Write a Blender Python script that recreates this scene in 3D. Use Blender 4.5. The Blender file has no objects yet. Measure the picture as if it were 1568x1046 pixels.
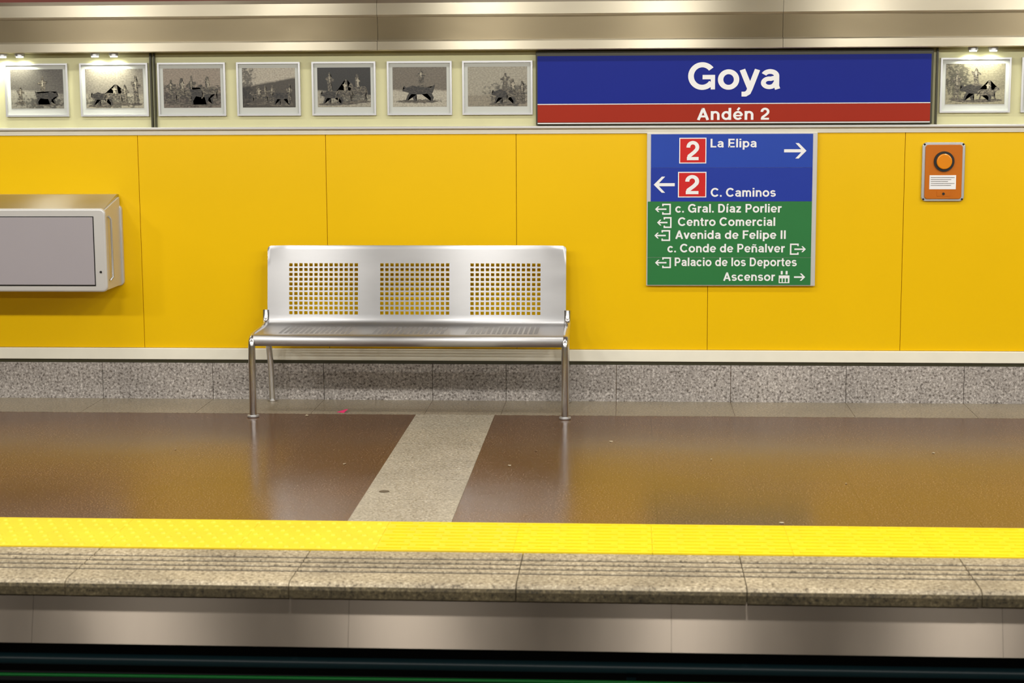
import bpy, bmesh, random
from math import *
from mathutils import Matrix, Vector
random.seed(4)
sc=bpy.context.scene
sc.view_settings.view_transform='Standard'
sc.view_settings.look='None'
col=sc.collection

# ------------------------------------------------------------------ materials
def lin(c):
    return tuple(((v/255)/12.92 if v/255<=0.04045 else (((v/255)+0.055)/1.055)**2.4) for v in c)+(1,)
def new_mat(name):
    m=bpy.data.materials.new(name);m.use_nodes=True
    nt=m.node_tree;b=nt.nodes['Principled BSDF'];return m,nt,b
def pm(name,c,rough=.5,metal=0,var=.06,vs=8,spec=.5,bump=0,bs=200):
    m,nt,b=new_mat(name);c=lin(c)
    N=nt.nodes;L=nt.links
    tc=N.new('ShaderNodeTexCoord');nz=N.new('ShaderNodeTexNoise');nz.inputs['Scale'].default_value=vs;nz.inputs['Detail'].default_value=5
    L.new(tc.outputs['Object'],nz.inputs['Vector'])
    mx=N.new('ShaderNodeMixRGB');mx.inputs[1].default_value=tuple(v*(1-var) for v in c[:3])+(1,);mx.inputs[2].default_value=tuple(min(1,v*(1+var)) for v in c[:3])+(1,)
    L.new(nz.outputs['Fac'],mx.inputs[0]);L.new(mx.outputs[0],b.inputs['Base Color'])
    b.inputs['Roughness'].default_value=rough;b.inputs['Metallic'].default_value=metal
    b.inputs['Specular IOR Level'].default_value=spec
    if bump:
        n2=N.new('ShaderNodeTexNoise');n2.inputs['Scale'].default_value=bs;L.new(tc.outputs['Object'],n2.inputs['Vector'])
        bp=N.new('ShaderNodeBump');bp.inputs['Strength'].default_value=bump;bp.inputs['Distance'].default_value=.002
        L.new(n2.outputs['Fac'],bp.inputs['Height']);L.new(bp.outputs[0],b.inputs['Normal'])
    return m
def brushed(name,c,rough,stretch=(1,1,60),bump=.3,wave=0,grime=.25,gs=(2,2,6),aniso=0):
    m,nt,b=new_mat(name);N=nt.nodes;L=nt.links;c=lin(c)
    tc=N.new('ShaderNodeTexCoord')
    mp=N.new('ShaderNodeMapping');mp.inputs['Scale'].default_value=stretch;L.new(tc.outputs['Object'],mp.inputs['Vector'])
    nz=N.new('ShaderNodeTexNoise');nz.inputs['Scale'].default_value=12;nz.inputs['Detail'].default_value=6;L.new(mp.outputs[0],nz.inputs['Vector'])
    mp2=N.new('ShaderNodeMapping');mp2.inputs['Scale'].default_value=gs;L.new(tc.outputs['Object'],mp2.inputs['Vector'])
    g=N.new('ShaderNodeTexNoise');g.inputs['Scale'].default_value=1.5;g.inputs['Detail'].default_value=7;L.new(mp2.outputs[0],g.inputs['Vector'])
    mx=N.new('ShaderNodeMixRGB');mx.inputs[1].default_value=tuple(v*(1-grime) for v in c[:3])+(1,);mx.inputs[2].default_value=c
    L.new(g.outputs['Fac'],mx.inputs[0]);L.new(mx.outputs[0],b.inputs['Base Color'])
    b.inputs['Metallic'].default_value=1
    mr=N.new('ShaderNodeMapRange');mr.inputs[3].default_value=rough*.85;mr.inputs[4].default_value=rough*1.15
    L.new(g.outputs['Fac'],mr.inputs[0]);L.new(mr.outputs[0],b.inputs['Roughness'])
    if aniso:
        b.inputs['Anisotropic'].default_value=aniso
        cx=N.new('ShaderNodeCombineXYZ');cx.inputs[2].default_value=1;L.new(cx.outputs[0],b.inputs['Tangent'])
    bp=N.new('ShaderNodeBump');bp.inputs['Strength'].default_value=bump;bp.inputs['Distance'].default_value=.001
    L.new(nz.outputs['Fac'],bp.inputs['Height'])
    L.new(bp.outputs[0],b.inputs['Normal'])
    return m
def granite(name,base,dark,light,scale=70,rough=.5,lo=.8,hi=1.1,ds=1.7):
    m,nt,b=new_mat(name);N=nt.nodes;L=nt.links
    tc=N.new('ShaderNodeTexCoord')
    n1=N.new('ShaderNodeTexNoise');n1.inputs['Scale'].default_value=scale;n1.inputs['Detail'].default_value=3;n1.inputs['Roughness'].default_value=.7
    L.new(tc.outputs['Object'],n1.inputs['Vector'])
    r=N.new('ShaderNodeValToRGB');e=r.color_ramp.elements
    e[0].position=.36;e[0].color=lin(dark);e[1].position=.64;e[1].color=lin(light)
    k=r.color_ramp.elements.new(.47);k.color=lin(base);k=r.color_ramp.elements.new(.55);k.color=lin(base)
    L.new(n1.outputs['Fac'],r.inputs[0])
    n2=N.new('ShaderNodeTexNoise');n2.inputs['Scale'].default_value=ds;n2.inputs['Detail'].default_value=6;L.new(tc.outputs['Object'],n2.inputs['Vector'])
    mr=N.new('ShaderNodeMapRange');mr.inputs[1].default_value=.3;mr.inputs[2].default_value=.7;mr.inputs[3].default_value=lo;mr.inputs[4].default_value=hi
    L.new(n2.outputs['Fac'],mr.inputs[0])
    mx=N.new('ShaderNodeVectorMath');mx.operation='SCALE'
    L.new(r.outputs[0],mx.inputs[0]);L.new(mr.outputs[0],mx.inputs['Scale']);L.new(mx.outputs[0],b.inputs['Base Color'])
    b.inputs['Roughness'].default_value=rough
    return m
M={}
M['yellow']=pm('yellow_vitrified_panel',(242,195,0),rough=.3,var=.05,vs=1.2,spec=.35)
M['yellow_o']=pm('yellow_opposite_wall',(196,178,120),rough=.5,var=.05,vs=1.2,spec=.35)
M['joint']=pm('panel_joint_dark',(168,118,0),rough=.8)
M['white_trim']=pm('white_skirting_trim',(244,240,222),rough=.4)
M['cream']=pm('cream_backing_board',(214,211,164),rough=.5)
M['darkgap']=pm('dark_gap',(22,20,16),rough=.8)
M['dark_olive']=pm('dark_olive_frame',(58,56,34),rough=.4)
M['redwall']=pm('oxide_red_wall',(110,40,22),rough=.6)
M['steel']=brushed('brushed_steel_bench',(190,189,189),.32,stretch=(1,30,30),bump=.05,grime=.18,aniso=.8)
M['steel_leg']=brushed('steel_tube',(222,221,220),.22,bump=.04,grime=.12)
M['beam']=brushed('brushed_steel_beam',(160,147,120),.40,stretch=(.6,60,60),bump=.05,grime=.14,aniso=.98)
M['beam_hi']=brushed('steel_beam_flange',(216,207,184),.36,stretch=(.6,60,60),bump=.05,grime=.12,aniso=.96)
M['fascia']=brushed('steel_fascia',(190,176,160),.42,stretch=(.6,60,60),bump=.05,grime=.34,gs=(2.5,2,.6),aniso=1.0)
M['alu']=pm('aluminium_frame',(205,205,205),rough=.35,metal=.75,var=.05)
M['alu_w']=pm('pale_aluminium',(206,204,200),rough=.4,metal=.3,var=.04)
M['mat']=pm('print_mat_board',(198,201,194),rough=.6,var=.02)
M['cab']=pm('cabinet_grey_panel',(162,156,160),rough=.5,var=.03,vs=3)
M['granite_base']=granite('granite_skirting',(168,161,154),(96,88,82),(216,209,202),scale=70,rough=.45)
M['granite_floor']=granite('granite_border',(150,138,116),(104,93,78),(186,175,152),scale=85,rough=.3)
M['granite_stripe']=granite('granite_stripe',(170,161,142),(120,112,94),(206,198,180),scale=80,rough=.34)
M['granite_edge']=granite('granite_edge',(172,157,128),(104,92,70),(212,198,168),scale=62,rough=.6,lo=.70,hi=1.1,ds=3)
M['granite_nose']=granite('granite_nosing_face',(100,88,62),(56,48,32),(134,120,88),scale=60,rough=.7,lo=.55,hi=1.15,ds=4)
M['groove']=granite('groove_strip',(58,50,40),(38,32,25),(82,72,58),scale=60,rough=.85)
M['tact']=pm('yellow_tactile_paving',(242,212,22),rough=.5,var=.08,vs=6)
M['tact2']=pm('yellow_tactile_paving_worn',(236,206,40),rough=.55,var=.12,vs=5)
M['blue']=pm('sign_blue',(14,34,138),rough=.5,var=.03,spec=.2)
M['blue_d']=pm('direction_sign_blue',(36,70,172),rough=.45,var=.04,spec=.25)
M['blue_d2']=pm('direction_sign_blue_lower',(30,56,160),rough=.45,var=.04,spec=.25)
M['red']=pm('sign_red',(160,40,16),rough=.5,var=.03,spec=.2)
M['red_b']=pm('line_badge_red',(206,30,28),rough=.45,var=.02,spec=.3)
M['green']=pm('direction_sign_green',(42,120,62),rough=.45,var=.04,spec=.3)
M['white']=pm('sign_white',(242,242,242),rough=.5,var=.01)
M['orange']=pm('intercom_orange',(196,106,6),rough=.4,var=.05,spec=.3)
M['amber']=pm('intercom_button_amber',(226,136,14),rough=.25,var=.04)
M['black']=pm('black_rubber',(18,16,14),rough=.6)
M['ceil']=pm('ceiling_paint',(160,156,146),rough=.8)
M['dark_block']=pm('dark_block_for_reflection',(22,20,17),rough=.8)  # near-black, for the added blocks mirrored in the steel
M['pit']=pm('track_pit_concrete',(40,42,42),rough=.9,var=.2)
M['pipe']=pm('dark_teal_pipe',(30,58,64),rough=.35)
M['gcable']=pm('green_cable',(20,150,60),rough=.35)
M['rail']=pm('steel_rail',(90,84,78),rough=.35,metal=.9)
M['pink']=pm('pink_paper',(220,50,110),rough=.6)
M['litter']=pm('pale_litter',(190,180,150),rough=.7)
M['gum']=pm('dark_gum',(96,84,66),rough=.7)
def glow(name,c,s):
    m,nt,b=new_mat(name);b.inputs['Emission Color'].default_value=lin(c);b.inputs['Emission Strength'].default_value=s;return m
M['spotglow']=glow('downlight_glow',(255,255,235),8)
def floor_mat():
    m,nt,b=new_mat('polished_brown_terrazzo');N=nt.nodes;L=nt.links
    tc=N.new('ShaderNodeTexCoord')
    n1=N.new('ShaderNodeTexNoise');n1.inputs['Scale'].default_value=130;n1.inputs['Detail'].default_value=2
    L.new(tc.outputs['Object'],n1.inputs['Vector'])
    r=N.new('ShaderNodeValToRGB');e=r.color_ramp.elements
    e[0].position=.33;e[0].color=lin((70,45,27));e[1].position=.74;e[1].color=lin((158,126,90))
    k=e.new(.52);k.color=lin((94,63,39))
    L.new(n1.outputs['Fac'],r.inputs[0])
    n2=N.new('ShaderNodeTexNoise');n2.inputs['Scale'].default_value=1.1;n2.inputs['Detail'].default_value=6;L.new(tc.outputs['Object'],n2.inputs['Vector'])
    mr=N.new('ShaderNodeMapRange');mr.inputs[1].default_value=.3;mr.inputs[2].default_value=.7;mr.inputs[3].default_value=.82;mr.inputs[4].default_value=1.15
    L.new(n2.outputs['Fac'],mr.inputs[0])
    mp=N.new('ShaderNodeMapping');mp.inputs['Location'].default_value=(.35,.5,0);L.new(tc.outputs['Object'],mp.inputs['Vector'])
    br=N.new('ShaderNodeTexBrick');br.offset=0;br.inputs['Scale'].default_value=1;br.inputs['Brick Width'].default_value=.49;br.inputs['Row Height'].default_value=.9
    br.inputs['Mortar Size'].default_value=.0025;br.inputs['Color1'].default_value=(1,1,1,1);br.inputs['Color2'].default_value=(.92,.92,.92,1);br.inputs['Mortar'].default_value=(.66,.64,.62,1)
    L.new(mp.outputs[0],br.inputs['Vector'])
    mx=N.new('ShaderNodeVectorMath');mx.operation='SCALE';L.new(r.outputs[0],mx.inputs[0]);L.new(mr.outputs[0],mx.inputs['Scale'])
    m2=N.new('ShaderNodeMixRGB');m2.blend_type='MULTIPLY';m2.inputs[0].default_value=1;L.new(mx.outputs[0],m2.inputs[1]);L.new(br.outputs[0],m2.inputs[2])
    L.new(m2.outputs[0],b.inputs['Base Color'])
    rr=N.new('ShaderNodeMapRange');rr.inputs[3].default_value=.13;rr.inputs[4].default_value=.30;L.new(n2.outputs['Fac'],rr.inputs[0]);L.new(rr.outputs[0],b.inputs['Roughness'])
    b.inputs['Specular IOR Level'].default_value=.5
    return m
M['floor']=floor_mat()

# ------------------------------------------------------------------ mesh helpers
def link(o,parent=None):
    col.objects.link(o)
    if parent:o.parent=parent
    return o
def empty(name):
    o=bpy.data.objects.new(name,None);o.empty_display_size=.1;col.objects.link(o);return o
def obj(name,me,mats,parent=None,smooth=False):
    if not isinstance(mats,(list,tuple)):mats=[mats]
    for m in mats:me.materials.append(m)
    o=bpy.data.objects.new(name,me)
    if smooth:
        for p in me.polygons:p.use_smooth=True
    return link(o,parent)
def add_box(bm,x0,x1,y0,y1,z0,z1,mi=0):
    vs=[bm.verts.new(p) for p in ((x0,y0,z0),(x1,y0,z0),(x1,y1,z0),(x0,y1,z0),(x0,y0,z1),(x1,y0,z1),(x1,y1,z1),(x0,y1,z1))]
    for f in ((3,2,1,0),(4,5,6,7),(0,1,5,4),(1,2,6,5),(2,3,7,6),(3,0,4,7)):
        fc=bm.faces.new([vs[i] for i in f]);fc.material_index=mi
def boxes(name,lst,mats,parent=None,bevel=0,seg=2):
    bm=bmesh.new()
    for b in lst:add_box(bm,*b)
    me=bpy.data.meshes.new(name);bm.to_mesh(me);bm.free()
    o=obj(name,me,mats,parent)
    if bevel:
        md=o.modifiers.new('bevel','BEVEL');md.width=bevel;md.segments=seg;md.limit_method='ANGLE'
    return o
def box(name,x0,x1,y0,y1,z0,z1,mat,parent=None,bevel=0,seg=2):
    return boxes(name,[(x0,x1,y0,y1,z0,z1)],mat,parent,bevel,seg)
def tube(name,pts,r,mat,parent=None,res=6):
    cu=bpy.data.curves.new(name,'CURVE');cu.dimensions='3D';cu.bevel_depth=r;cu.bevel_resolution=res;cu.use_fill_caps=True
    s=cu.splines.new('POLY');s.points.add(len(pts)-1)
    for i,p in enumerate(pts):s.points[i].co=(*p[:3],1);s.points[i].radius=p[3] if len(p)>3 else 1
    t=bpy.data.objects.new('tmp',cu);col.objects.link(t)
    bpy.context.view_layer.update()
    me=bpy.data.meshes.new_from_object(t.evaluated_get(bpy.context.evaluated_depsgraph_get()))
    bpy.data.objects.remove(t)
    me.materials.clear()
    return obj(name,me,mat,parent,smooth=True)
def disc(name,c,r,depth,mat,parent=None,axis='Y',seg=40,bevel=0):
    bm=bmesh.new();bmesh.ops.create_cone(bm,cap_ends=True,segments=seg,radius1=r,radius2=r,depth=depth)
    if axis=='Y':bmesh.ops.rotate(bm,verts=bm.verts,matrix=Matrix.Rotation(pi/2,3,'X'))
    bmesh.ops.translate(bm,verts=bm.verts,vec=c)
    me=bpy.data.meshes.new(name);bm.to_mesh(me);bm.free()
    o=obj(name,me,mat,parent)
    if bevel:
        md=o.modifiers.new('b','BEVEL');md.width=bevel;md.segments=3;md.limit_method='ANGLE'
    return o
def rrect(name,x0,x1,z0,z1,y0,y1,rad,mat,parent=None,bevel=0):
    pts=[]
    for cx,cz,a in ((x1-rad,z1-rad,0),(x0+rad,z1-rad,90),(x0+rad,z0+rad,180),(x1-rad,z0+rad,270)):
        for k in range(7):
            t=radians(a+k*15);pts.append((cx+rad*cos(t),cz+rad*sin(t)))
    bm=bmesh.new();f=bm.faces.new([bm.verts.new((p[0],y0,p[1])) for p in pts])
    r=bmesh.ops.extrude_face_region(bm,geom=[f]);bmesh.ops.translate(bm,verts=[v for v in r['geom'] if isinstance(v,bmesh.types.BMVert)],vec=(0,y1-y0,0))
    bmesh.ops.recalc_face_normals(bm,faces=bm.faces)
    me=bpy.data.meshes.new(name);bm.to_mesh(me);bm.free();o=obj(name,me,mat,parent)
    if bevel:
        md=o.modifiers.new('b','BEVEL');md.width=bevel;md.segments=3;md.limit_method='ANGLE'
    return o
def poly(name,polys,y,mat,parent=None):
    bm=bmesh.new()
    for p in polys:
        bm.faces.new([bm.verts.new((a,y,b)) for a,b in p])
    bmesh.ops.triangulate(bm,faces=bm.faces)
    for f in bm.faces:
        f.normal_update()
        if f.normal.y>0:f.normal_flip()
    me=bpy.data.meshes.new(name);bm.to_mesh(me);bm.free();return obj(name,me,mat,parent)

# ------------------------------------------------------------------ bold grotesque lettering built from strokes
TS=.19
def el(cx,cy,rx,ry,a0,a1,n=20):
    return [(cx+rx*cos(radians(a0+(a1-a0)*k/n)),cy+ry*sin(radians(a0+(a1-a0)*k/n))) for k in range(n+1)]
def G_(ch):
    t=TS;h=t*.86
    o=lambda p,w=t,c=False:(p,w,c)
    if ch==' ':return .32,[]
    if ch=='.':return .28,[o([(.05,.095),(.23,.095)])]
    if ch=='o':return .76,[o(el(.38,.365,.265,.29,0,360,36)[:-1],t*.95,True)]
    if ch=='c':return .70,[o(el(.37,.365,.255,.29,38,322,30),t*.95)]
    if ch in 'eé':
        s=[o(el(.37,.365,.255,.29,0,322,32),t*.9),o([(.12,.355),(.63,.355)],h*.8)]
        if ch=='é':s.append(o([(.33,.80),(.47,1.02)],t*.8))
        return .72,s
    if ch in 'nñ':
        s=[o([(.15,0),(.15,.735)]),o([(.15,.40)]+el(.365,.42,.215,.235,180,0,16)+[(.58,0)],t*.93)]
        if ch=='ñ':s.append(o([(.17,.85),(.22,.91),(.30,.91),(.42,.86),(.50,.86),(.55,.93)],t*.5))
        return .72,s
    if ch=='m':
        return 1.06,[o([(.15,0),(.15,.735)]),o([(.15,.42)]+el(.335,.45,.185,.205,180,0,14)+[(.52,0)],t*.93),o([(.52,.42)]+el(.71,.45,.19,.205,180,0,14)+[(.90,0)],t*.93)]
    if ch=='r':return .47,[o([(.15,0),(.15,.735)]),o([(.15,.36)]+el(.37,.40,.22,.245,180,88,10)+[(.45,.648)],t*.93)]
    if ch=='i':return .30,[o([(.15,0),(.15,.735)]),o([(.15,.84),(.15,1.0)])]
    if ch=='í':return .32,[o([(.15,0),(.15,.735)]),o([(.12,.82),(.26,1.02)],t*.8)]
    if ch=='l':return .30,[o([(.15,0),(.15,1.0)])]
    if ch=='d':return .76,[o(el(.36,.365,.24,.285,0,360,32)[:-1],t*.93,True),o([(.61,0),(.61,1.0)])]
    if ch=='p':return .76,[o(el(.40,.365,.24,.285,0,360,32)[:-1],t*.93,True),o([(.15,-.26),(.15,.735)])]
    if ch=='a':
        return .70,[o(el(.345,.49,.215,.165,160,0,16)+[(.56,.12),(.60,.0)],t*.93),o([(.56,.43),(.42,.40)]+el(.32,.235,.195,.155,75,345,18)+[(.56,.28)],t*.85)]
    if ch=='s':
        return .66,[o(el(.33,.51,.205,.145,25,250,16)+[(.37,.355)]+el(.33,.225,.215,.15,70,-155,16)[1:],t*.88)]
    if ch=='t':return .44,[o([(.20,.93),(.20,.20)]+el(.32,.19,.12,.115,180,260,8)+[(.40,.075)],t*.93),o([(.02,.66),(.40,.66)],h*.85)]
    if ch=='v':return .66,[o([(.09,.73),(.33,.03)],t),o([(.57,.73),(.33,.03)],t),o([(.25,.06),(.41,.06)],.12)]
    if ch=='y':return .68,[o([(.09,.73),(.345,.04)],t),o([(.59,.73),(.35,.02),(.29,-.12),(.20,-.18),(.07,-.18)],t*.95)]
    if ch=='z':return .62,[o([(.06,.655),(.55,.655)],h),o([(.49,.62),(.12,.11)],t),o([(.05,.08),(.57,.08)],h)]
    if ch=='A':return .86,[o([(.10,0),(.43,.96)],t*1.02),o([(.76,0),(.43,.96)],t*1.02),o([(.22,.30),(.64,.30)],h),o([(.33,.93),(.53,.93)],.14)]
    if ch=='C':return .92,[o(el(.48,.5,.365,.42,38,322,34))]
    if ch=='G':return 1.0,[o(el(.49,.5,.375,.42,38,315,34)+[(.80,.26)],t),o([(.845,0),(.845,.53)],t*.75),o([(.50,.46),(.915,.46)],h)]
    if ch=='D':return .86,[o([(.15,0),(.15,1)]),o([(.15,.92),(.38,.92)]+el(.40,.5,.30,.42,90,-90,20)+[(.15,.08)],t*.95)]
    if ch=='E':return .76,[o([(.15,0),(.15,1)]),o([(.15,.915),(.69,.915)],h),o([(.15,.51),(.65,.51)],h),o([(.15,.085),(.71,.085)],h)]
    if ch=='F':return .70,[o([(.15,0),(.15,1)]),o([(.15,.915),(.67,.915)],h),o([(.15,.50),(.60,.50)],h)]
    if ch=='L':return .68,[o([(.15,0),(.15,1)]),o([(.15,.085),(.64,.085)],h)]
    if ch=='P':return .78,[o([(.15,0),(.15,1)]),o([(.15,.915),(.42,.915)]+el(.44,.675,.20,.24,90,-90,16)+[(.15,.435)],t*.9)]
    if ch=='I':return .32,[o([(.16,0),(.16,1)])]
    if ch=='2':return .66,[o(el(.33,.68,.215,.235,185,-35,20)+[(.40,.42),(.17,.22),(.14,.08)],t*.95),o([(.05,.085),(.61,.085)],h)]
    raise KeyError(ch)
def ribbon(bm,pts,w,closed,fx):
    n=len(pts);P=[Vector(p) for p in pts];Lr=[];Rr=[]
    for i in range(n):
        if closed:a,b,c=P[i-1],P[i],P[(i+1)%n]
        else:a,b,c=P[max(i-1,0)],P[i],P[min(i+1,n-1)]
        d1=(b-a).normalized() if (b-a).length>1e-6 else (c-b).normalized()
        d2=(c-b).normalized() if (c-b).length>1e-6 else d1
        n1=Vector((-d1.y,d1.x));n2=Vector((-d2.y,d2.x));mm=(n1+n2).normalized();k=1/max(.5,mm.dot(n1))
        Lr.append(b+mm*k*w/2);Rr.append(b-mm*k*w/2)
    vl=[bm.verts.new((*fx(p),)) for p in Lr];vr=[bm.verts.new((*fx(p),)) for p in Rr]
    for i in range(n if closed else n-1):
        j=(i+1)%n
        bm.faces.new((vl[i],vl[j],vr[j],vr[i]))
def text(name,body,x0,x1,zb,cap,y,mat,parent,track=.0):
    lay=[];x=0
    for ch in body:
        adv,st=G_(ch);lay.append((x,st));x+=adv+track
    xs=[(ox+p[0]-w*.45,ox+p[0]+w*.45) for ox,st in lay for pts,w,c in st for p in pts]
    xa=min(a for a,b in xs);xb=max(b for a,b in xs);s=(x1-x0)/(xb-xa)
    bm=bmesh.new();k=0
    for ox,st in lay:
        for pts,w,c in st:
            k+=1
            ribbon(bm,pts,w,c,lambda p,ox=ox,k=k:(x0+(ox+p[0]-xa)*s,y-.00002*(k%3),zb+p[1]*cap))
    for f in bm.faces:
        f.normal_update()
        if f.normal.y>0:f.normal_flip()
    me=bpy.data.meshes.new(name);bm.to_mesh(me);bm.free()
    return obj(name,me,mat,parent)

# ------------------------------------------------------------------ room shell
XL,XR=-13,13
box('wall_back',XL,XR,.011,.3,-.3,4.4,M['joint'])
pan=[];x=-3.10-1.2*8
while x<XR:
    pan.append((x+.0015,x+1.1985,0,.0105,.333,1.688));x+=1.2
boxes('wall_yellow_panels',pan,M['yellow'],bevel=.001)
box('trim_skirting_white',XL,XR,-.02,.011,.258,.331,M['white_trim'],bevel=.004)
box('trim_shadow_gap',XL,XR,-.004,.011,.235,.258,M['dark_olive'])
jx=[-4.1,-3.38,-2.66,-1.94,-1.24,-.77,-.07,.65,1.37,2.1,2.82]
jx=[-4.1-.72*i for i in range(12,0,-1)]+jx+[2.82+.72*i for i in range(1,14)]
boxes('baseboard_back',[(a+.0015,b-.0015,-.012,.011,0,.235) for a,b in zip(jx[:-1],jx[1:])],M['granite_base'],bevel=.001)
box('floor',XL,XR,-3.19,.012,-.2,0,M['floor'])
boxes('floor_granite_border',[(a+.0015,b-.0015,-.50,-.013,0,.0015) for a,b in zip(jx[:-1],jx[1:])],M['granite_floor'])
boxes('floor_granite_stripe',[(-1.288,-.807,-3.19+k*.447,-3.19+(k+1)*.447-.003,0,.003) for k in range(6)],M['granite_stripe'])
tl=[];tr=[];x=-3.49-.6*15
while x<XR-.6:
    (tl if x<-1.0 else tr).append((x+.0005,x+.5995,-3.69,-3.191,-.06,.006));x+=.6
tc=empty('tactile_warning_strip')
boxes('tile_slabs_worn',tl,M['tact2'],tc,bevel=.001)
boxes('tile_slabs',tr,M['tact'],tc,bevel=.001)
def add_frustum(bm,x,y,r1,r2,z0,z1,n=8):
    a=[bm.verts.new((x+r1*cos(2*pi*i/n),y+r1*sin(2*pi*i/n),z0)) for i in range(n)]
    b=[bm.verts.new((x+r2*cos(2*pi*i/n),y+r2*sin(2*pi*i/n),z1)) for i in range(n)]
    for i in range(n):bm.faces.new((a[i],a[(i+1)%n],b[(i+1)%n],b[i]))
    bm.faces.new(b)
def domes(name,x0,x1,mat,kind):
    bm=bmesh.new();y=-3.66;row=0
    while y<-3.2:
        x=x0+(.03 if row%2 else 0)
        while x<x1:
            if kind=='dome':add_frustum(bm,x,y,.017,.010,.006,.013)
            else:add_box(bm,x,x+.10,y-.008,y+.008,.006,.010)
            x+=.07 if kind=='dome' else .13
        y+=.07 if kind=='dome' else .055;row+=1
    me=bpy.data.meshes.new(name);bm.to_mesh(me);bm.free();obj(name,me,mat,tc)
domes('relief_domes',-5.4,-1.08,M['tact2'],'dome')
domes('relief_bars',-1.08,4.2,M['tact'],'bar')
pe=empty('platform_edge_stones')
prof=[(-3.692,-.062),(-3.692,0)]
for g in (-3.785,-3.855,-3.925,-3.995):
    prof+=[(g,0),(g-.003,-.005),(g-.031,-.005),(g-.034,0)]
prof+=[(-4.165,0),(-4.182,-.004),(-4.195,-.014),(-4.20,-.028),(-4.20,-.062)]
ex=[-.445+.925*k for k in range(-13,15)]
for i,(a,b) in enumerate(zip(ex[:-1],ex[1:])):
    bm=bmesh.new();a+=.0022;b-=.0022
    dz=random.uniform(-.002,0)
    A=[bm.verts.new((a,y,z+dz)) for y,z in prof];B=[bm.verts.new((b,y,z+dz)) for y,z in prof]
    n=len(prof)
    for k in range(n):
        f=bm.faces.new((A[k],A[(k+1)%n],B[(k+1)%n],B[k]))
        z0,z1=prof[k][1],prof[(k+1)%n][1];y0=prof[k][0];y1=prof[(k+1)%n][0]
        if z0==z1==-.005:f.material_index=1
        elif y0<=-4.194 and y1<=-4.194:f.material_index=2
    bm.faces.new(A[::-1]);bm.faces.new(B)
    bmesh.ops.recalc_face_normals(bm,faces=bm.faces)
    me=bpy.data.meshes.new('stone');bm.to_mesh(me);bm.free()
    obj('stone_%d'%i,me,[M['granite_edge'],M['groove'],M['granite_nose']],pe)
def extrude_profile(name,prof,x0,x1,mats,mi,parent=None):
    bm=bmesh.new();A=[bm.verts.new((x0,y,z)) for y,z in prof];B=[bm.verts.new((x1,y,z)) for y,z in prof];n=len(prof)
    for k in range(n):
        f=bm.faces.new((A[k],A[(k+1)%n],B[(k+1)%n],B[k]));f.material_index=mi[k] if k<len(mi) else 0
    bm.faces.new(A[::-1]);bm.faces.new(B);bmesh.ops.recalc_face_normals(bm,faces=bm.faces)
    me=bpy.data.meshes.new(name);bm.to_mesh(me);bm.free();return obj(name,me,mats,parent)
fx=[-1.127-1.31*k for k in range(8,0,-1)]+[-1.127,.18]+[.18+1.31*k for k in range(1,9)]
fa=empty('platform_fascia')
for i,(a,b) in enumerate(zip(fx[:-1],fx[1:])):
    extrude_profile('panel_%d'%i,[(-4.165,-.066),(-4.220,-.262),(-4.215,-.264),(-4.160,-.068)],a+.0006,b-.0006,[M['fascia']],[0]*4,fa)
box('platform_slab_under',XL,XR,-4.10,-3.195,-.20,-.066,M['darkgap'])
box('wall_under_platform',XL,XR,-3.9,-3.7,-1.3,-.205,M['pit'])
tube('conduit_pipe',[(XL,-4.08,-.375),(XR,-4.08,-.375)],.024,M['pipe'])
tube('green_cable',[(XL+i*1.3,-4.12,-.428+.005*sin(i*2.1)) for i in range(21)],.007,M['gcable'])
boxes('cable_bracket',[(x,x+.04,-4.15,-3.903,-.475,-.447) for x in [-9,-6,-3,0,3,6,9]],M['pipe'])
box('floor_track_pit',XL,XR,-10.3,-3.9,-1.4,-1.25,M['pit'])
for yy in (-5.0,-6.45,-7.7,-9.15):
    boxes('track_rail',[(XL,XR,yy-.035,yy+.035,-1.09,-1.05),(XL,XR,yy-.01,yy+.01,-1.19,-1.09),(XL,XR,yy-.07,yy+.07,-1.25,-1.19)],M['rail'])
box('floor_opposite_platform',XL,XR,-14.3,-10.3,-1.3,-.02,M['granite_floor'])
box('wall_opposite',XL,XR,-14.5,-14.3,-.3,4.4,M['yellow_o'])
for X in (-11.44,-8.77,-6.1,-3.43,-.76,1.91,4.58,7.25,9.92):  # unseen dark blocks, added to put dark bands into the steel reflections
    boxes('reflection_dark_block',[(X-.6,X+.6,-14.29,-13.9,-.02,4.2),(X-.64,X+.64,-14.29,-13.86,-.02,.18)],M['dark_block'],bevel=.01)
box('wall_left',XL-.2,XL,-14.5,.3,-1.4,4.4,M['ceil'])
box('wall_right',XR,XR+.2,-14.5,.3,-1.4,4.4,M['ceil'])
box('ceiling',XL,XR,-14.5,.3,4.2,4.4,M['ceil'])
box('wall_upper_red',XL,XR,-.02,.011,2.42,4.2,M['redwall'])

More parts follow.
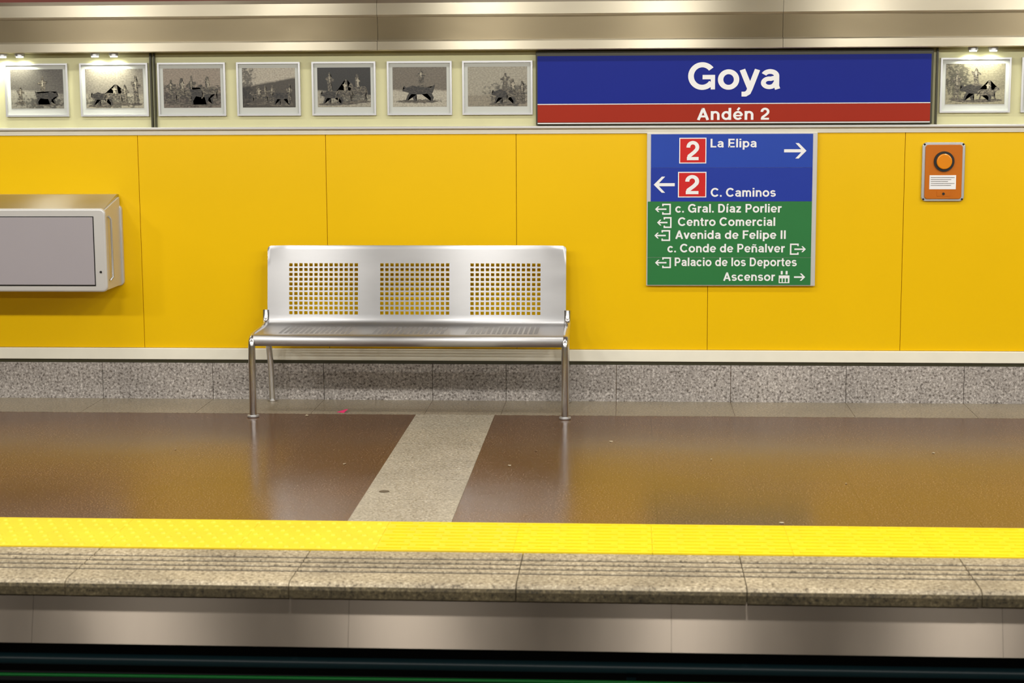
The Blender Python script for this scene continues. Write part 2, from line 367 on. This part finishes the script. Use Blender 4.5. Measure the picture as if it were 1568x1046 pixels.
# ------------------------------------------------------------------ top zone
box('trim_ledge',XL,XR,-.045,.011,1.722,1.738,M['alu_w'],bevel=.004)
box('trim_under_ledge',XL,XR,-.012,.011,1.690,1.722,M['white_trim'])
box('wall_cream_board',XL,XR,-.004,.011,1.738,2.42,M['cream'])
beam=empty('steel_service_beam')
bp=[(-.05,2.203),(-.150,2.203),(-.158,2.208),(-.158,2.258),(-.150,2.266),(-.128,2.268),(-.136,2.405),(-.150,2.410),(-.160,2.420),(-.160,2.490),(-.14,2.512),(-.05,2.518)]
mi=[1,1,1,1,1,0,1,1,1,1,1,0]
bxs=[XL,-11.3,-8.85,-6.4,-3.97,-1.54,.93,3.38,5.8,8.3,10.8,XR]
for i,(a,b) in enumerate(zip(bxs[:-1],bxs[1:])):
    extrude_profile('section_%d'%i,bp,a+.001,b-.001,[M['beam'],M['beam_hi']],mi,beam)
box('beam_bracket',XL,XR,-.05,-.004,2.22,2.48,M['darkgap'],beam)

# ------------------------------------------------------------------ framed prints
FIG={
'bull':[(0,.50),(.03,.60),(.07,.64),(.03,.74),(.06,.78),(.12,.68),(.2,.72),(.32,.80),(.46,.72),(.75,.70),(.88,.68),(.95,.76),(1.0,.86),(1.0,.74),(.97,.58),(.95,.46),(.91,.38),(.97,.18),(.93,0),(.87,.01),(.88,.16),(.77,.38),(.6,.34),(.44,.34),(.40,.16),(.44,0),(.37,0),(.31,.18),(.28,.36),(.20,.20),(.16,.02),(.10,.03),(.14,.24),(.2,.42),(.12,.46)],
'man':[(.32,0),(.30,.35),(.25,.55),(.05,.70),(.08,.78),(.28,.76),(.38,.82),(.40,.97),(.48,1),(.58,.97),(.58,.84),(.74,.74),(.98,.66),(.96,.58),(.74,.58),(.68,.42),(.82,0),(.68,0),(.52,.30),(.46,0)],
'horse':[(0,.5),(.05,.6),(.14,.66),(.2,.62),(.26,.5),(.36,.52),(.34,.8),(.40,.96),(.5,.96),(.53,.8),(.54,.52),(.8,.54),(.92,.46),(.98,.2),(.93,.24),(.88,.36),(.84,.2),(.9,0),(.84,0),(.78,.22),(.6,.24),(.42,.24),(.3,.2),(.2,.04),(.15,.06),(.24,.26),(.2,.38),(.1,.5)],
}
def hatch(name,lo,hi,scale=70):
    m,nt,b=new_mat(name);N=nt.nodes;L=nt.links
    tc=N.new('ShaderNodeTexCoord')
    mp=N.new('ShaderNodeMapping');mp.inputs['Rotation'].default_value=(0,.6,0);mp.inputs['Scale'].default_value=(1,1,2.2);L.new(tc.outputs['Object'],mp.inputs['Vector'])
    h=N.new('ShaderNodeTexNoise');h.inputs['Scale'].default_value=scale;h.inputs['Detail'].default_value=5;h.inputs['Roughness'].default_value=.7;L.new(mp.outputs[0],h.inputs['Vector'])
    r=N.new('ShaderNodeValToRGB');r.color_ramp.elements[0].position=.42;r.color_ramp.elements[0].color=lin(lo);r.color_ramp.elements[1].position=.66;r.color_ramp.elements[1].color=lin(hi)
    L.new(h.outputs['Fac'],r.inputs[0]);L.new(r.outputs[0],b.inputs['Base Color']);b.inputs['Roughness'].default_value=.4
    return m
def etch(name,sky,ground,hz,angle=0,band=(.5,.35,.4,.25)):
    m,nt,b=new_mat(name);N=nt.nodes;L=nt.links
    tc=N.new('ShaderNodeTexCoord');sp=N.new('ShaderNodeSeparateXYZ');L.new(tc.outputs['Generated'],sp.inputs[0])
    nz=N.new('ShaderNodeTexNoise');nz.inputs['Scale'].default_value=3.5;nz.inputs['Detail'].default_value=8;L.new(tc.outputs['Generated'],nz.inputs['Vector'])
    def math(op,a,b_=None,c=None):
        n=N.new('ShaderNodeMath');n.operation=op
        for i,v in enumerate((a,b_,c)):
            if v is None:continue
            if isinstance(v,(int,float)):n.inputs[i].default_value=v
            else:L.new(v,n.inputs[i])
        return n.outputs[0]
    a1=math('MULTIPLY_ADD',sp.outputs['X'],angle,sp.outputs['Z'])
    a2=math('MULTIPLY_ADD',nz.outputs['Fac'],.12,a1)
    r=N.new('ShaderNodeMapRange');r.inputs[1].default_value=hz+.04;r.inputs[2].default_value=hz+.1;L.new(a2,r.inputs[0])
    mx=N.new('ShaderNodeMixRGB');mx.inputs[1].default_value=lin(ground);mx.inputs[2].default_value=lin(sky);L.new(r.outputs[0],mx.inputs[0])
    cx,cz,rx,rz=band
    dx=math('DIVIDE',math('SUBTRACT',sp.outputs['X'],cx),rx);dz=math('DIVIDE',math('SUBTRACT',sp.outputs['Z'],cz),rz*1.6)
    d=math('ADD',math('MULTIPLY',dx,dx),math('MULTIPLY',dz,dz))
    h=N.new('ShaderNodeTexNoise');h.inputs['Scale'].default_value=13;h.inputs['Detail'].default_value=8;h.inputs['Roughness'].default_value=.7;L.new(tc.outputs['Generated'],h.inputs['Vector'])
    q=math('MULTIPLY_ADD',d,.10,h.outputs['Fac'])
    kr=N.new('ShaderNodeMapRange');kr.inputs[1].default_value=.52;kr.inputs[2].default_value=.63;kr.inputs[3].default_value=.3;kr.inputs[4].default_value=1;L.new(q,kr.inputs[0])
    h2=N.new('ShaderNodeTexNoise');h2.inputs['Scale'].default_value=30;h2.inputs['Detail'].default_value=6;L.new(tc.outputs['Generated'],h2.inputs['Vector'])
    hr=N.new('ShaderNodeMapRange');hr.inputs[1].default_value=.35;hr.inputs[2].default_value=.65;hr.inputs[3].default_value=.68;hr.inputs[4].default_value=1.05;L.new(h2.outputs['Fac'],hr.inputs[0])
    kk=math('MULTIPLY',kr.outputs[0],hr.outputs[0])
    vm=N.new('ShaderNodeVectorMath');vm.operation='SCALE';L.new(mx.outputs[0],vm.inputs[0]);L.new(kk,vm.inputs['Scale']);L.new(vm.outputs[0],b.inputs['Base Color'])
    b.inputs['Roughness'].default_value=.35
    return m
ink=hatch('etching_ink_dark',(24,22,19),(74,69,60))
ink2=hatch('etching_ink_mid',(40,36,31),(130,122,104))
pap=hatch('etching_highlight',(120,113,96),(196,188,166))
shd=hatch('etching_cast_tone',(58,53,45),(118,110,94),50)
prints=[
 (-3.931,-3.525,(92,88,80),(140,136,122),.46,.1,(.6,.15,.5,.10),[('man',.50,.30,.22,.52,1),('bull',.46,.10,.44,.42,1),('man',.10,.14,.16,.42,0)]),
 (-3.448,-3.013,(132,126,112),(160,154,134),.34,0,(.4,.16,.5,.10),[('bull',.08,.06,.40,.44,0),('horse',.28,.12,.44,.50,1),('man',.60,.10,.16,.5,0),('man',.78,.1,.18,.74,0)]),
 (-2.951,-2.520,(146,134,118),(116,106,94),.36,0,(.5,.3,.7,.16),[('man',.03,.2,.20,.52,1),('horse',.14,.10,.40,.68,0),('man',.40,.12,.18,.70,1),('bull',.46,.08,.46,.56,1),('horse',.6,.2,.38,.62,0)]),
 (-2.449,-2.047,(176,168,150),(72,66,56),.50,-.25,(.08,.75,.14,.5),[('horse',.12,.10,.40,.46,0),('man',.36,.12,.14,.44,0),('man',.48,.1,.16,.48,1),('bull',.56,.06,.36,.42,0),('man',.82,.1,.14,.5,0)]),
 (-1.974,-1.572,(40,38,33),(160,154,136),.40,.1,(.6,.25,.5,.10),[('man',.14,.34,.18,.54,0),('bull',.06,.08,.44,.42,0),('horse',.32,.1,.4,.62,1),('horse',.58,.14,.38,.72,0)]),
 (-1.501,-1.096,(112,104,90),(178,172,154),.40,0,(.5,.14,.4,.03),[('bull',.18,.14,.60,.50,0),('man',.42,.50,.22,.46,1)]),
 (-1.031,-.594,(160,154,136),(142,134,116),.28,0,(.7,.3,.35,.18),[('bull',.40,.06,.42,.46,0),('man',.54,.42,.18,.42,1),('horse',.58,.1,.38,.62,0),('man',.84,.1,.15,.55,0)]),
 (1.898,2.321,(130,124,102),(150,144,118),.36,0,(.2,.6,.2,.35),[('man',.10,.12,.18,.72,1),('bull',.24,.08,.56,.52,0),('man',.42,.48,.18,.42,0),('horse',.52,.1,.40,.5,1)]),
 (2.385,2.81,(130,124,104),(170,164,138),.4,0,(.5,.4,.5,.2),[('bull',.3,.1,.5,.42,0),('man',.6,.1,.14,.5,1)]),
 (2.88,3.3,(150,144,124),(170,164,138),.4,0,(.5,.4,.5,.2),[('horse',.3,.1,.5,.5,0)]),
 (-4.41,-4.0,(150,144,124),(120,114,98),.4,0,(.5,.4,.5,.2),[('bull',.3,.1,.5,.42,0)]),
]
for pi_,(a,b,sky,gr,hz,ang,band,figs) in enumerate(prints):
    P=empty('framed_print');z0,z1=1.808,2.140
    fw=.011
    boxes('frame',[(a,b,-.03,-.004,z1-fw,z1),(a,b,-.03,-.004,z0,z0+fw),(a,a+fw,-.03,-.004,z0+fw,z1-fw),(b-fw,b,-.03,-.004,z0+fw,z1-fw)],M['alu'],P)
    box('mat_board',a+fw,b-fw,-.016,-.004,z0+fw,z1-fw,M['mat'],P)
    ia,ib,iz0,iz1=a+.034,b-.034,z0+.052,z1-.036
    box('etching',ia,ib,-.018,-.016,iz0,iz1,etch('etching_%d'%pi_,sky,gr,hz,ang,band),P)
    w,h=ib-ia,iz1-iz0
    g0=[];g1=[];g2=[]
    for k,(kind,u,v,sw,sh,fl) in enumerate(figs):
        pts=FIG[kind]
        if fl:pts=[(1-p,q) for p,q in pts][::-1]
        g0.append([(ia+(u+p*sw)*w,iz0+(v+q*sh)*h) for p,q in pts])
        g2.append([(ia+min(.99,max(.01,(u+sw*(.5+.62*cos(t)))))*w,iz0+max(.01,(v+.035*sin(t)-.005))*h) for t in [k2*2*pi/14 for k2 in range(14)]])
        if kind=='man' or kind=='horse':
            g1.append([(ia+(u+sw*(.38+.22*p))*w,iz0+(v+sh*(.50+.34*q))*h) for p,q in FIG['man']])
    for k,g in enumerate(g2):poly('figure_ground_%d'%k,[g],-.01812-.00003*k,shd,P)
    for k,g in enumerate(g0):poly('figure_%d'%k,[g],-.0184-.0002*k,ink if figs[k][0]=='bull' else ink2,P)
    for k,g in enumerate(g1):poly('figure_light_%d'%k,[g],-.0195-.0002*k,pap,P)
boxes('trim_print_dividers',[(-2.998,-2.988,-.033,-.004,1.738,2.2),(-2.974,-2.966,-.033,-.004,1.738,2.2),(1.872,1.882,-.033,-.004,1.738,2.2)],M['dark_olive'])

# ------------------------------------------------------------------ station name sign
S=empty('station_name_sign')
box('casing',-.572,1.850,-.05,-.004,1.742,2.195,M['dark_olive'],S,bevel=.003)
box('blue_panel',-.562,1.836,-.056,-.05,1.874,2.165,M['blue'],S)
box('red_panel',-.562,1.836,-.056,-.05,1.760,1.867,M['red'],S)
boxes('white_lines',[(-.562,1.836,-.056,-.05,1.868,1.873),(-.562,1.836,-.056,-.05,1.751,1.757)],M['white'],S)
text('lettering_goya','Goya',.366,.925,1.957,.163,-.0575,M['white'],S,-.015)
text('lettering_anden','Andén 2',.421,.867,1.771,.073,-.0575,M['white'],S,.05)

# ------------------------------------------------------------------ direction sign
Dn=empty('direction_sign')
y=-.03
box('sign_back',.115,1.162,y,0,.742,1.690,M['alu_w'],Dn,bevel=.002)
box('blue_upper',.140,1.134,y-.003,y,1.478,1.684,M['blue_d'],Dn)
box('blue_lower',.140,1.134,y-.003,y,1.269,1.477,M['blue_d2'],Dn)
box('green_upper',.122,1.134,y-.003,y,.921,1.268,M['green'],Dn)
box('green_lower',.122,1.134,y-.003,y,.748,.919,M['green'],Dn)
yt=y-.0045
W=M['white']
for nm,a,b,c,d in (('badge_upper',.314,.481,1.504,1.662),('badge_lower',.308,.483,1.294,1.452)):
    box(nm+'_border',a,b,y-.005,y-.003,c,d,W,Dn);box(nm+'_red',a+.006,b-.006,y-.006,y-.005,c+.006,d-.006,M['red_b'],Dn)
    text(nm+'_2','2',a+.038,b-.038,c+.020,d-c-.040,y-.0075,W,Dn)
def arrow(name,x0,x1,zc,h,t,left):
    pl=[]
    X=(lambda u:x0+u) if left else (lambda u:x1-u)
    L_=x1-x0;hh=h/2
    pl.append([(X(t*.6),zc-t/2),(X(L_),zc-t/2),(X(L_),zc+t/2),(X(t*.6),zc+t/2)])
    s=t*.72
    pl.append([(X(0),zc),(X(hh),zc+hh),(X(hh+s*1.5),zc+hh),(X(s*1.7),zc)])
    pl.append([(X(0),zc),(X(hh),zc-hh),(X(hh+s*1.5),zc-hh),(X(s*1.7),zc)])
    for i,p in enumerate(pl):poly(name+'_%d'%i,[p],yt-.0002*i,W,Dn)
arrow('arrow_right',.958,1.095,1.580,.095,.019,False)
arrow('arrow_left',.158,.288,1.373,.10,.019,True)
def exit_icon(name,x0,x1,zc,h,left):
    t=.009
    X=(lambda u:x0+u) if left else (lambda u:x1-u)
    L_=x1-x0
    pl=[[(X(L_-t),zc-h/2),(X(L_),zc-h/2),(X(L_),zc+h/2),(X(L_-t),zc+h/2)],
        [(X(L_*.45),zc+h/2-t),(X(L_),zc+h/2-t),(X(L_),zc+h/2),(X(L_*.45),zc+h/2)],
        [(X(L_*.45),zc-h/2),(X(L_),zc-h/2),(X(L_),zc-h/2+t),(X(L_*.45),zc-h/2+t)],
        [(X(L_*.45),zc+h*.28),(X(L_*.45+t),zc+h*.28),(X(L_*.45+t),zc+h/2),(X(L_*.45),zc+h/2)],
        [(X(L_*.45),zc-h*.28),(X(L_*.45+t),zc-h*.28),(X(L_*.45+t),zc-h/2),(X(L_*.45),zc-h/2)]]
    for i,p in enumerate(pl):poly(name+'_br%d'%i,[p],yt-.0002*i,W,Dn)
    if left:arrow(name+'_arr',x0,x0+L_*.72,zc,h*.52,t,True)
    else:arrow(name+'_arr',x1-L_*.72,x1,zc,h*.52,t,False)
rows=[('c. Gral. Díaz Porlier',.293,.953,1.200,(.167,.265)),('Centro Comercial',.310,.910,1.117,(.180,.270)),
('Avenida de Felipe II',.294,.976,1.036,(.164,.262)),('c. Conde de Peñalver',.246,.977,.952,None),('Palacio de los Deportes',.292,1.047,.866,(.169,.268)),('Ascensor',.594,.919,.774,None)]
for i,(t,a,b,zb,ic) in enumerate(rows):
    text('line_%d'%i,t,a,b,zb,.053,yt,W,Dn,.03)
    if ic:exit_icon('exit_%d'%i,ic[0],ic[1],zb+.021,.068,True)
exit_icon('exit_r',1.004,1.102,.972,.07,False)
arrow('arrow_lift',1.032,1.101,.798,.045,.010,False)
box('lift_icon',.938,1.004,yt,y-.003,.760,.808,W,Dn)
boxes('lift_icon_detail',[(.944+i*.019,.956+i*.019,yt-.001,yt,.766,.79) for i in range(3)],M['green'],Dn)
boxes('lift_icon_arrows',[(.950,.962,yt,y-.003,.814,.836),(.980,.992,yt,y-.003,.814,.836)],W,Dn)
text('line_la_elipa','La Elipa',.507,.790,1.602,.053,yt,W,Dn,.03)
text('line_caminos','C. Caminos',.511,.911,1.298,.054,yt,W,Dn,.03)

# ------------------------------------------------------------------ emergency intercom
I=empty('wall_emergency_intercom')
rrect('steel_plate',1.802,2.063,1.267,1.629,-.02,0,.028,M['alu'],I,bevel=.004)
rrect('orange_panel',1.820,2.045,1.282,1.614,-.030,-.02,.018,M['orange'],I,bevel=.004)
disc('button_ring',(1.933,-.034,1.512),.062,.012,M['black'],I)
disc('button',(1.933,-.042,1.512),.047,.022,M['amber'],I,bevel=.006)
box('label',1.848,2.009,-.0325,-.03,1.342,1.428,M['white'],I)
boxes('label_text',[(1.856,2.0-(k%3)*.02,-.033,-.0325,1.412-k*.012,1.415-k*.012) for k in range(5)],ink2,I)
box('speaker_slot',1.895,1.975,-.0325,-.03,1.300,1.328,M['orange'],I)
disc('speaker_lock',(1.935,-.034,1.314),.008,.004,M['black'],I)
for k,(a,b) in enumerate(((1.815,1.616),(2.050,1.616),(1.815,1.280),(2.050,1.280))):disc('screw_%d'%k,(a,-.0215,b),.006,.004,M['darkgap'],I)

# ------------------------------------------------------------------ wall cabinet (left)
C=empty('wall_mounted_cabinet')
xr=-3.213;xl=-4.75;yf=-.38
extrude_profile('housing',[(-.02,.745),(-.36,.745),(-.36,1.235),(-.02,1.300)],xl+.012,xr-.012,[M['alu_w']],[0]*4,C)
extrude_profile('hood',[(-.003,1.245),(-.34,1.235),(-.34,1.246),(-.05,1.318),(-.003,1.318)],xl+.02,xr-.022,[M['steel']],[0]*5,C)
rrect('front_frame',xl,xr,.735,1.252,yf,-.345,.035,M['alu_w'],C,bevel=.012)
box('gasket',xl+.07,xr-.074,yf-.002,yf+.001,.772,1.204,M['darkgap'],C)
box('front_panel',xl+.075,xr-.079,yf-.006,yf-.001,.780,1.199,M['cab'],C,bevel=.002)
rrect('back_flange',xl,xr,.735,1.25,-.03,-.0,.03,M['alu_w'],C,bevel=.004)
tube('side_rail',[(xr-.004,-.30,.80),(xr+.010,-.29,.82),(xr+.010,-.29,1.18),(xr-.004,-.30,1.20)],.008,M['alu'],C)
disc('lock',(xr-.04,yf-.002,.86),.007,.006,M['darkgap'],C)

# ------------------------------------------------------------------ bench
B=empty('perforated_metal_bench')
x0,x1=-2.262,-.384
secs=[(-2.124,-1.678),(-1.548,-1.103),(-.981,-.532)]
def lerp(a,b,t):return a+(b-a)*t
pts=[(-.088,.985),(-.095,.998),(-.104,1.000),(-.108,.990),(-.110,.975)]
flags=[False]*4
zt,zb=.890,.562
yt_=lambda z:-.110-(.975-z)*.135
rows_n=11
pts.append((yt_(zt),zt));flags.append(False)
pitch=(zt-zb)/rows_n
z=zt
for r in range(rows_n):
    for fr,fl in ((.66,True),(.34,False)):
        z-=pitch*fr
        if r==rows_n-1 and not fl:break
        pts.append((yt_(z),z));flags.append(fl)
pts+= [(yt_(.548),.548),(-.1705,.538),(-.175,.528),(-.182,.519),(-.191,.512),(-.203,.508),(-.225,.505)];flags+=[False]*7
ya,yb=-.245,-.545;rn=10;yy=ya
pts.append((ya,.504));flags.append(False)
for r in range(rn):
    for fr,fl in ((.66,True),(.34,False)):
        yy-=(ya-yb)/rn*fr
        if r==rn-1 and not fl:break
        pts.append((yy,.504-.002*(ya-yy)/.3));flags.append(fl)
pts+=[(-.575,.502),(-.588,.500),(-.598,.496),(-.606,.488),(-.611,.476),(-.612,.460),(-.609,.447),(-.602,.439),(-.592,.434),(-.580,.432)];flags+=[False]*10
xs=[x0,x0+.006,x0+.02];xf=[False,False]
for a,b in secs:
    xs.append(a);xf.append(False);n=14;p=(b-a)/n;x=a
    for c in range(n):
        for fr,fl in ((.66,True),(.34,False)):
            x+=p*fr
            if c==n-1 and not fl:break
            xs.append(x);xf.append(fl)
xs+=[x1-.02,x1-.006,x1];xf+=[False]*3
bm=bmesh.new()
G=[[bm.verts.new((X,Y,Z)) for X in xs] for Y,Z in pts]
for i in range(len(pts)-1):
    for j in range(len(xs)-1):
        if flags[i] and xf[j]:continue
        bm.faces.new((G[i][j],G[i+1][j],G[i+1][j+1],G[i][j+1]))
for i in range(5):
    for j,dz in ((0,.022),(1,.010),(2,.002),(-1,.022),(-2,.010),(-3,.002)):
        G[i][j].co.z-=dz*(1 if i<4 else .6)
for v in list(bm.verts):
    if not v.link_faces:bm.verts.remove(v)
bmesh.ops.recalc_face_normals(bm,faces=bm.faces)
me=bpy.data.meshes.new('seat_shell');bm.to_mesh(me);bm.free()
o=obj('tmp_shell',me,M['steel'],None)
md=o.modifiers.new('solid','SOLIDIFY');md.thickness=.003;md.offset=0
bpy.context.view_layer.update()
me2=bpy.data.meshes.new_from_object(o.evaluated_get(bpy.context.evaluated_depsgraph_get()))
bpy.data.objects.remove(o)
me2.materials.clear()
o=obj('seat_shell',me2,M['steel'],B,smooth=True)
me2.set_sharp_from_angle(angle=radians(35))
def arc(cy,cz,r,a0,a1,n=8):
    return [(cy+r*cos(radians(lerp(a0,a1,k/n))),cz+r*sin(radians(lerp(a0,a1,k/n)))) for k in range(n+1)]
for nm,X,s in (('left',-2.268,-1),('right',-.378,1)):
    path=[(-.158,.60),(-.165,.555),(-.175,.53),(-.195,.508),(-.24,.496)]+[(-.54,.490)]+arc(-.555,.432,.055,85,180)+[(-.614,.30),(-.612,.15),(-.618,.012)]
    tube('side_frame_'+nm,[(X+s*.004,a,b,1 if b>.4 else 1.05) for a,b in path],.0215,M['steel_leg'],B)
    tube('rear_leg_'+nm,[(X+s*.002,-.20,.495),(X-s*.004,-.15,.40),(X-s*.006,-.105,.25),(X-s*.006,-.075,.012)],.0195,M['steel_leg'],B)
    disc('foot_front_'+nm,(X+s*.004,-.618,.008),.036,.014,M['alu'],B,axis='Z',bevel=.004)
    disc('foot_rear_'+nm,(X-s*.006,-.075,.008),.032,.014,M['steel_leg'],B,axis='Z',bevel=.004)
tube('cross_tube_front',[(-2.26,-.55,.465),(-.386,-.55,.465)],.018,M['steel_leg'],B)
tube('cross_tube_rear',[(-2.26,-.215,.480),(-.386,-.215,.480)],.018,M['steel_leg'],B)

# litter
bl=bmesh.new()
vs=[bl.verts.new(p) for p in ((-1.79,-.45,.002),(-1.74,-.475,.002),(-1.715,-.45,.022),(-1.735,-.425,.016),(-1.775,-.43,.004))]
bl.faces.new(vs);me=bpy.data.meshes.new('paper_scrap');bl.to_mesh(me);bl.free();obj('paper_scrap',me,M['pink'])
bl=bmesh.new()
for X,Y,r in ((-.09,-1.29,.008),(.71,-3.12,.010),(1.66,-1.53,.008),(-1.5,-1.94,.008),(-.5,-1.56,.007),(-1.95,-.56,.010),(.45,-1.75,.005),(-.62,-1.94,.007),(1.1,-2.3,.005),(-2.5,-1.6,.005)):
    v=[bl.verts.new((X+r*cos(a)*random.uniform(.7,1.6),Y+r*sin(a)*random.uniform(.7,1.6),.0015+random.uniform(0,.004))) for a in [k*2*pi/6 for k in range(6)]]
    bl.faces.new(v)
me=bpy.data.meshes.new('floor_crumbs');bl.to_mesh(me);bl.free();obj('floor_crumbs',me,M['litter'])
disc('gum_stain',(-1.20,-2.58,.0035),.026,.002,M['gum'],None,axis='Z',seg=14)

# ------------------------------------------------------------------ lamps
def area(name,loc,rot,sx,sy,e,c=(1,.975,.93),parent=None):
    l=bpy.data.lights.new(name,'AREA');l.shape='RECTANGLE';l.size=sx;l.size_y=sy;l.energy=e;l.color=c
    o=bpy.data.objects.new(name,l);o.location=loc;o.rotation_euler=rot;link(o,parent);return o
for row,(Y,Z,e,tilt,P,ks,X0,Lh) in enumerate(((-4.9,3.15,45,25,1.64,range(-4,5),-1.32+1.64,.24),(-1.9,3.5,29,0,3.2,range(-2,3),-.4,.9),(-11.5,3.3,34,28,2.23,range(-3,4),.46,.4))):
    for k in ks:
        X=k*P+X0
        F=empty('fluorescent_luminaire')
        F.location=(X,Y,Z);F.rotation_euler=(radians(tilt),0,0)
        boxes('housing',[(-Lh,Lh,-.11,.11,.02,.10)],M['alu_w'],F,bevel=.01)
        boxes('hanger_rods',[(-Lh+.1,-Lh+.11,-.005,.005,.1,4.2-Z-.02),(Lh-.11,Lh-.1,-.005,.005,.1,4.2-Z-.02)],M['alu'],F)
        area('tube_light',(0,0,.0),(0,0,0),Lh*1.9,.18,e,parent=F)
for k,X in enumerate((-3.92,-3.81,-3.33,-3.21,2.08,2.20)):
    D_=empty('downlight')
    disc('rim',(X,-.075,2.193),.030,.02,M['alu'],D_,axis='Z')
    disc('lens',(X,-.075,2.180),.022,.008,M['spotglow'],D_,axis='Z')
    l=bpy.data.lights.new('spot','SPOT');l.energy=6;l.spot_size=radians(130);l.spot_blend=.7;l.shadow_soft_size=.02;l.color=(1,1,.84)
    lo=bpy.data.objects.new('spot',l);lo.location=(X,-.075,2.172);lo.rotation_euler=(radians(20),0,0);link(lo,D_)

w=bpy.data.worlds.new('world');sc.world=w;w.use_nodes=True
w.node_tree.nodes['Background'].inputs[0].default_value=(.9,.88,.8,1);w.node_tree.nodes['Background'].inputs[1].default_value=.2

# ------------------------------------------------------------------ camera
yaw,pitch,roll=.0659,.14431,-.005468
F=Vector((-sin(yaw)*cos(pitch),cos(yaw)*cos(pitch),-sin(pitch)))
R0=Vector((cos(yaw),sin(yaw),0));U0=R0.cross(F)
R=R0*cos(roll)+U0*sin(roll);U=-R0*sin(roll)+U0*cos(roll)
cd=bpy.data.cameras.new('camera');cam=bpy.data.objects.new('camera',cd);col.objects.link(cam)
cam.matrix_world=Matrix((( R.x,U.x,-F.x,0),(R.y,U.y,-F.y,-11.0908),(R.z,U.z,-F.z,1.996),(0,0,0,1)))
cd.sensor_width=36;cd.lens=2710.9/1568*36;cd.clip_start=.1
cd.dof.use_dof=True;cd.dof.focus_distance=10.9;cd.dof.aperture_fstop=3.2
sc.camera=cam
